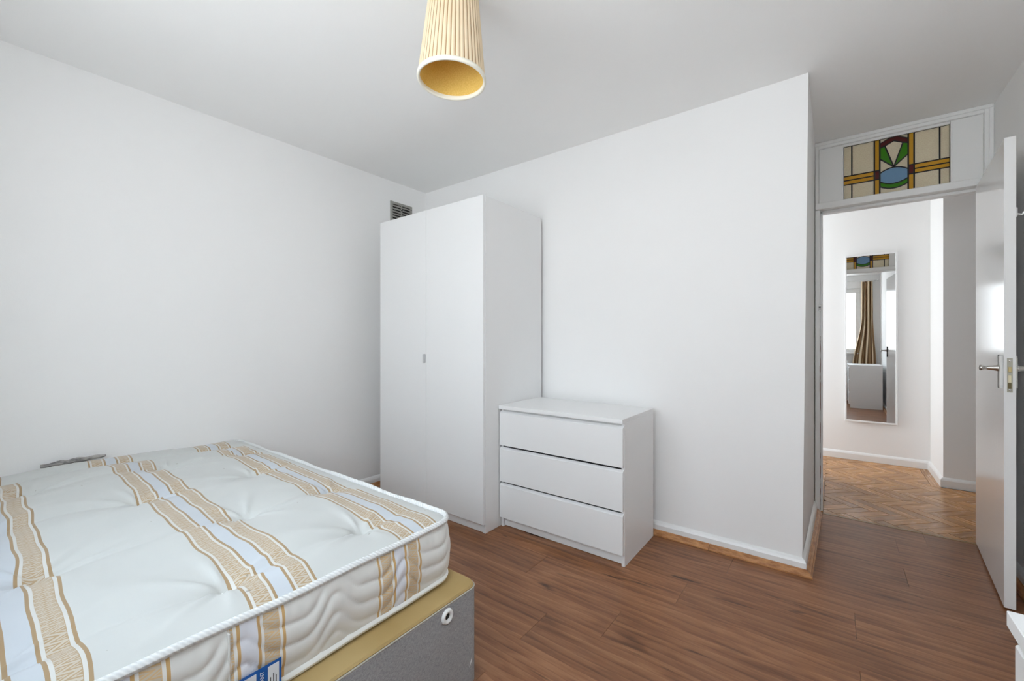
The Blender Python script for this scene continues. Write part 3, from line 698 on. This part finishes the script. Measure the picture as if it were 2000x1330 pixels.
# ------------------------------------------------------------------ mattress
MX0, MX1, MY0, MY1 = -2.880, -1.038, -0.275, 1.032
PER, G0 = 0.409, 0.401
def m_ticking(name, quilt=False):
    m = NT(name); uv = m.n('ShaderNodeUVMap'); sp = m.n('ShaderNodeSeparateXYZ'); m.t.links.new(uv.outputs[0], sp.inputs[0])
    u, v = sp.outputs[0], sp.outputs[1]
    f = m.math('FRACT', m.math('DIVIDE', m.math('SUBTRACT', v, G0-PER*10), PER))
    fld, wht, brn, tan, blu = srgb(202, 204, 202), srgb(212, 211, 207), srgb(166, 139, 104), srgb(178, 153, 120), srgb(197, 203, 210)
    if quilt: fld, wht, brn, tan, blu = srgb(228, 227, 223), srgb(235, 233, 228), srgb(206, 168, 112), srgb(216, 184, 138), srgb(226, 228, 236)
    st = []
    def band(o):
        for p, c in ((0, brn), (0.006, wht), (0.0125, tan), (0.0455, wht), (0.052, brn)): st.append(((o+p)/PER, c))
    band(0.0); st.append((0.058/PER, blu)); band(0.094); st.append((0.152/PER, fld)); st.append((0.999, fld))
    col = m.ramp(f, st, 'CONSTANT')
    # woven zigzag inside the tan bands
    vv = m.math('MULTIPLY', f, PER)
    def zz(o):
        t = m.math('DIVIDE', m.math('SUBTRACT', vv, o+0.0125), 0.033)
        inb = m.math('MULTIPLY', m.math('GREATER_THAN', t, 0.0), m.math('LESS_THAN', t, 1.0))
        w = m.math('ABSOLUTE', m.math('SUBTRACT', m.math('MULTIPLY', m.math('FRACT', m.math('MULTIPLY', u, 48.0)), 2.0), 1.0))
        d = m.math('ABSOLUTE', m.math('SUBTRACT', w, t))
        d2 = m.math('FRACT', m.math('MULTIPLY', d, 2.0))
        return m.math('MULTIPLY', inb, m.math('LESS_THAN', d2, 0.42))
    z = m.math('ADD', zz(0.0), zz(0.094), clamp=True)
    col = m.mix(m.math('MULTIPLY', z, 0.75), col, srgb(204, 197, 185)+(1,))
    n = m.noise(m.coord('Object'), 7, 3); col = m.mix(m.math('MULTIPLY', n, 0.10), col, srgb(180, 176, 162)+(1,))
    # a few stains
    sn = m.noise(m.coord('Object'), 38, 1); col = m.mix(m.math('MULTIPLY', m.math('GREATER_THAN', sn, 0.80), 0.5), col, srgb(120, 110, 95)+(1,))
    m.base(col, 0.55, 0, 0.25); m.b.inputs['Sheen Weight'].default_value = 0.15
    m.bump(m.noise(m.coord('Object'), 700, 2), 0.12, 0.0008); return m.m
mat_o = empty('mattress', ((MX0+MX1)/2, (MY0+MY1)/2, BZ)); tag(mat_o, 'white mattress with tan and pale blue stripes on the divan', 'mattress')
mo = mat_o.location
ZE = 0.541                                  # height of top piping
RC = 0.075                                  # plan corner radius
tufts = [(-1.180, 0.395), (-1.195, 0.775), (-1.19, 0.015), (-1.585, 0.110), (-1.585, 0.590), (-1.60, 0.90), (-2.03, 0.40), (-2.06, 0.790), (-2.03, 0.0), (-2.45, 0.16), (-2.45, 0.58), (-2.46, 0.92)]
hx, hy = (MX1-MX0)/2, (MY1-MY0)/2; mcx, mcy = mo.x, mo.y
def sd(x, y):
    qx, qy = abs(x-mcx)-(hx-RC), abs(y-mcy)-(hy-RC)
    return RC-(math.hypot(max(qx, 0), max(qy, 0))+min(max(qx, qy), 0))       # >0 inside: distance to the edge
def gauss(d, s): return math.exp(-(d/s)**2)
def top(x, y):
    d = max(sd(x, y), 0)
    e = 1-math.exp(-d/0.045)
    s = (x-MX0)/(MX1-MX0)
    z = 0.018+0.012*gauss(y-0.4, 0.55)+0.020*gauss(s, 0.35)*(0.5+0.5*gauss(y-0.2, 0.5))
    # sagging waves between rows of tufts
    z += 0.0045*math.sin(2*PI*(x+1.19)/0.205+PI/2)*(-1)*0.55
    z += 0.003*math.sin(9.0*y+3.1*x)+0.002*math.sin(17*y-8*x)
    for tx, ty in tufts:
        rx, ry = x-tx, y-ty; r_ = math.hypot(rx, ry)
        if r_ < 0.5:
            z -= 0.020*gauss(r_, 0.026)+0.017*gauss(r_, 0.10)
            a = math.atan2(ry, rx)
            rid = 0.5+0.5*math.sin(6*a+tx*9+0.8*math.sin(3*a+ty*5)); z += 0.013*rid**4*math.exp(-r_/0.13)*(1-gauss(r_, 0.04))
            z -= 0.010*gauss(rx, 0.016)*gauss(ry, 0.15)                       # pulled crease along the row
    z -= 0.020*gauss(x+2.665, 0.022)+0.006*gauss(x+2.665, 0.09)               # fold near the head
    return ZE+z*e-0.004*(1-e)
def warp(x, y):
    w = 0.0018*math.sin(2*PI*(x+1.19)/0.205+1.3+y*4)+0.0018*math.sin(2*PI*x/0.33+y*7)
    for tx, ty in tufts:
        r_ = math.hypot(x-tx, y-ty); w += 0.30*(ty-y)*gauss(r_, 0.07)*0.5
    return w
NX, NY = 300, 220
vs, fs, uv = [], [], []
for i in range(NX+1):
    for j in range(NY+1):
        a = MX0+(MX1-MX0)*i/NX; b_ = MY0+(MY1-MY0)*j/NY
        # pull grid corners in to the rounded outline
        x, y = a, b_
        qx, qy = abs(a-mcx)-(hx-RC), abs(b_-mcy)-(hy-RC)
        if qx > 0 and qy > 0:
            u_, v_ = qx/RC, qy/RC
            ex, ey = u_*math.sqrt(1-v_*v_/2), v_*math.sqrt(1-u_*u_/2)
            x = mcx+math.copysign(hx-RC+ex*RC, a-mcx); y = mcy+math.copysign(hy-RC+ey*RC, b_-mcy)
        vs.append((x-mo.x, y-mo.y, top(x, y)-mo.z))
        wv_ = warp(x, y)
        uv.append((x, y+wv_+(0.045 if x < -2.665 else 0.0)))
for i in range(NX):
    for j in range(NY):
        a = i*(NY+1)+j; fs.append((a, a+NY+1, a+NY+2, a+1))
mesh_obj('top_cover', vs, fs, m_ticking('striped_ticking'), mat_o, True, uv=uv)
# quilted border
ZB0, ZB1 = BZ+0.012, ZE-0.004
path = rrect(MX0, MX1, MY0, MY1, RC, 12, 0.006); n = len(path)
cum = [0.0]
for i in range(n): p, q = path[i], path[(i+1) % n]; cum.append(cum[-1]+math.hypot(q[0]-p[0], q[1]-p[1]))
NZ = 40; vs, fs, uv = [], [], []
for k in range(NZ+1):
    t = k/NZ; z = ZB0+(ZB1-ZB0)*t
    for i in range(n+1):
        x, y = path[i % n]; p, q = path[(i-1) % n], path[(i+1) % n]
        tx, ty = q[0]-p[0], q[1]-p[1]; l = math.hypot(tx, ty); nx, ny = ty/l, -tx/l
        a = cum[i]
        ph = (z*1.0+0.034*math.sin(2*PI*a/0.22+2.2)+0.010*math.sin(2*PI*a/0.11))/0.050
        puff = 0.0085*math.sqrt(abs(math.sin(PI*ph)))
        env = math.sin(PI*min(1, max(0, t)))**0.45
        pk = 0.0025*math.sin(2*PI*a/0.034+3*math.sin(a*9))*math.exp(-((1-t)/0.16)**2)
        o_ = (0.010*math.sin(PI*t)+puff*env+pk*env)
        vs.append((x+nx*o_-mo.x, y+ny*o_-mo.y, z-mo.z))
        vsh = y+0.090 if y > 0.348 else y+0.305
        if x < MX1-0.05: vsh = G0+0.25
        uv.append((z, vsh))
for k in range(NZ):
    for i in range(n):
        a = k*(n+1)+i; fs.append((a, a+1, a+n+2, a+n+1))
bo = mesh_obj('quilted_border', vs, fs, m_ticking('quilted_border_cloth', True), mat_o, True, uv=uv)
bo['label'] = 'wavy quilted mattress side'
boxes('border_seam', [(MX1+0.004-mo.x, MX1+0.0175-mo.x, 0.3460-mo.y, 0.3495-mo.y, 0.03, ZB1-mo.z-0.012)], simple('seam_white', srgb(226, 226, 222), 0.7), mat_o, 0.001)
def m_cord():
    m = NT('twisted_white_piping'); uvn = m.n('ShaderNodeUVMap'); sp = m.n('ShaderNodeSeparateXYZ'); m.t.links.new(uvn.outputs[0], sp.inputs[0])
    s_ = m.math('SINE', m.math('ADD', m.math('MULTIPLY', sp.outputs[0], 2*PI/0.0105), m.math('MULTIPLY', sp.outputs[1], 8*PI)))
    m.base(m.mix(m.math('MULTIPLY', m.math('ADD', s_, 1.0), 0.5), srgb(222, 224, 224)+(1,), srgb(238, 239, 238)+(1,)), 0.6, 0, 0.2)
    m.bump(s_, 0.6, 0.0012); return m.m
mc_ = m_cord()
def piping(z, rad, ofs, nm, mat=None):
    K = 8; vs, fs, uv = [], [], []
    pp = rrect(MX0-ofs, MX1+ofs, MY0-ofs, MY1+ofs, RC+ofs, 12, 0.03); n_ = len(pp); cu_ = 0
    for i in range(n_+1):
        x, y = pp[i % n_]; p, q = pp[(i-1) % n_], pp[(i+1) % n_]
        tx, ty = q[0]-p[0], q[1]-p[1]; l = math.hypot(tx, ty); nx, ny = ty/l, -tx/l
        wz = 0.0025*math.sin(x*11+y*7)+0.0015*math.sin(x*23-y*19)
        for k in range(K+1):
            a = 2*PI*k/K; vs.append((x+nx*rad*math.cos(a)-mo.x, y+ny*rad*math.cos(a)-mo.y, z+wz+rad*1.25*math.sin(a)-mo.z)); uv.append((cu_, k/K))
        cu_ += math.hypot(pp[(i+1) % n_][0]-x, pp[(i+1) % n_][1]-y)
    for i in range(n_):
        for k in range(K): a = i*(K+1)+k; fs.append((a, a+K+1, a+K+2, a+1))
    o = mesh_obj(nm, vs, fs, mat or mc_, mat_o, True, uv=uv)
    bm = bmesh.new(); bm.from_mesh(o.data); bmesh.ops.recalc_face_normals(bm, faces=bm.faces); bm.to_mesh(o.data); bm.free()
piping(ZE-0.001, 0.0085, 0.004, 'piping'); piping(BZ+0.0165, 0.0085, 0.003, 'piping', simple('white_tape', srgb(236, 236, 232), 0.6))
pbm = [(x-mo.x, y-mo.y) for x, y in rrect(MX0, MX1, MY0, MY1, RC, 8, 0.2)]
prism('underside', pbm, [(0.006, 0.0025), (0.0, 0.010)], simple('underside_cloth', srgb(222, 222, 218), 0.8), mat_o)
yarn = simple('white_yarn', srgb(238, 238, 234), 0.8)
for ti, (tx, ty) in enumerate(tufts):
    z = top(tx, ty)-mo.z; vs, fs = [], []
    for k in range(7):
        a = 2*PI*k/7+ti; l = 0.010+0.006*random.random(); c0 = Vector((tx-mo.x, ty-mo.y, z+0.002)); d_ = Vector((math.cos(a)*l, math.sin(a)*l, 0.003+0.004*random.random()))
        s_ = Vector((-math.sin(a), math.cos(a), 0))*0.0025; b0 = len(vs)
        vs += [c0-s_, c0+s_, c0+d_+s_*0.6, c0+d_-s_*0.6, c0+Vector((0, 0, 0.004)), c0+d_+Vector((0, 0, 0.002))]
        fs += [(b0, b0+1, b0+2, b0+3), (b0, b0+3, b0+5, b0+4), (b0+1, b0+4, b0+5, b0+2), (b0+3, b0+2, b0+5)]
    mesh_obj('tuft', vs, fs, yarn, mat_o)

# care label on the foot end
LBX = MX1+0.0235
lab_blue = simple('label_blue', srgb(22, 92, 172), 0.5); lab_white = simple('label_white', srgb(226, 230, 236), 0.5); lab_black = simple('label_print', (0.02, 0.02, 0.025), 0.6)
def yz(name, x0, x1, y0, y1, z0, z1, mat, parent):
    return boxes(name, [(x0-mo.x, x1-mo.x, y0-mo.y, y1-mo.y, z0-mo.z, z1-mo.z)], mat, parent)
LY0, LY1, LZ0, LZ1 = 0.351, 0.451, 0.341, 0.419
lb = yz('care_label', LBX-0.0012, LBX, LY0, LY1, LZ0, LZ1, lab_blue, mat_o); lb['label'] = 'blue and white fire safety label'
yz('label_field', LBX-0.0001, LBX+0.0004, LY0+0.001, 0.3975, LZ0+0.006, LZ1-0.006, lab_white, lb)
yz('label_field', LBX-0.0001, LBX+0.0004, 0.4215, 0.4455, LZ0+0.006, LZ1-0.006, lab_white, lb)
def text(body, size, loc, mat, parent, name='lettering'):
    cu_ = bpy.data.curves.new(name, 'FONT'); cu_.body = body; cu_.size = size; cu_.extrude = 0.0002; cu_.align_x = 'RIGHT'; cu_.align_y = 'CENTER'
    o = bpy.data.objects.new(name, cu_); COL.objects.link(o)
    bpy.context.view_layer.update()
    dg = bpy.context.evaluated_depsgraph_get(); me = bpy.data.meshes.new_from_object(o.evaluated_get(dg)); COL.objects.unlink(o); bpy.data.objects.remove(o)
    me.materials.clear(); me.materials.append(mat)
    o = bpy.data.objects.new(name, me); COL.objects.link(o); o.parent = parent
    # reading direction +Z, glyph tops towards -Y, facing +X
    o.matrix_local = Matrix(((0, 0, 1, loc[0]-mo.x), (0, -1, 0, loc[1]-mo.y), (1, 0, 0, loc[2]-mo.z), (0, 0, 0, 1)))
    return o
text('RESISTANT', 0.0112, (LBX+0.0006, 0.4095, LZ1-0.0085), lab_white, lb)
text('8', 0.022, (LBX+0.0008, 0.388, LZ1-0.030), lab_black, lb)
for k in range(3):
    yz('print_line', LBX+0.0004, LBX+0.0007, 0.4265+k*0.006, 0.4280+k*0.006, LZ1-0.060, LZ1-0.026-0.006*abs(k-1), lab_black, lb)
yz('print_line', LBX+0.0004, LBX+0.0007, 0.366, 0.3685, LZ1-0.06, LZ1-0.028, lab_black, lb)

# dark cloth caught behind the mattress at the wall
vs, fs = [], []; NA, NB = 24, 8
for i in range(NA+1):
    s_ = i/NA; y = 0.222+0.218*s_
    for k in range(NB):
        a = 2*PI*k/NB; wob = 1+0.25*math.sin(7*s_*PI+k)
        rr = (0.004+0.010*math.sin(PI*min(1, s_*0.9+0.08))**0.6)*wob
        vs.append((-2.872+rr*1.1*math.cos(a), y, max(top(-2.855, y), top(-2.87, y))+0.016+0.006*s_+rr*math.sin(a)*0.8))
for i in range(NA):
    for k in range(NB): fs.append((i*NB+k, i*NB+(k+1) % NB, (i+1)*NB+(k+1) % NB, (i+1)*NB+k))
fs += [tuple(range(NB)), tuple(reversed(range(NA*NB, NA*NB+NB)))]
gc = NT('grey_cloth'); gn = gc.noise(gc.coord('Object', (30, 8, 30)), 3, 3); gc.base(gc.ramp(gn, [(0.35, srgb(96, 95, 96)), (0.6, srgb(176, 172, 168))]), 0.8)
ct = mesh_obj('cloth_scrap', vs, fs, gc.m, None, True); tag(ct, 'thin grey cloth scrap wedged between mattress head and wall', 'cloth')

# ------------------------------------------------------------------ clothes airer by the window (seen in the mirror)
ar = empty('clothes_airer', (0.02, -0.10, 0)); tag(ar, 'white folding clothes airer under the window in the mirror', 'clothes airer')
aw = simple('white_coated_wire', (0.82, 0.82, 0.82), 0.35)
for x in (-0.24, 0.19):
    tube('leg', [(x, -0.13, 0.005), (x, 0.10, 0.80)], 0.008, aw, ar, 10)
    tube('leg', [(x-0.018, 0.13, 0.005), (x-0.018, -0.12, 0.84)], 0.008, aw, ar, 10)
for z, y in ((0.80, 0.10), (0.55, 0.0277), (0.30, -0.0446)): tube('rung', [(-0.24, y, z), (0.19, y, z)], 0.004, aw, ar, 8)
for z, y in ((0.84, -0.12), (0.60, -0.048), (0.35, 0.0267)): tube('rung', [(-0.258, y, z), (0.172, y, z)], 0.004, aw, ar, 8)
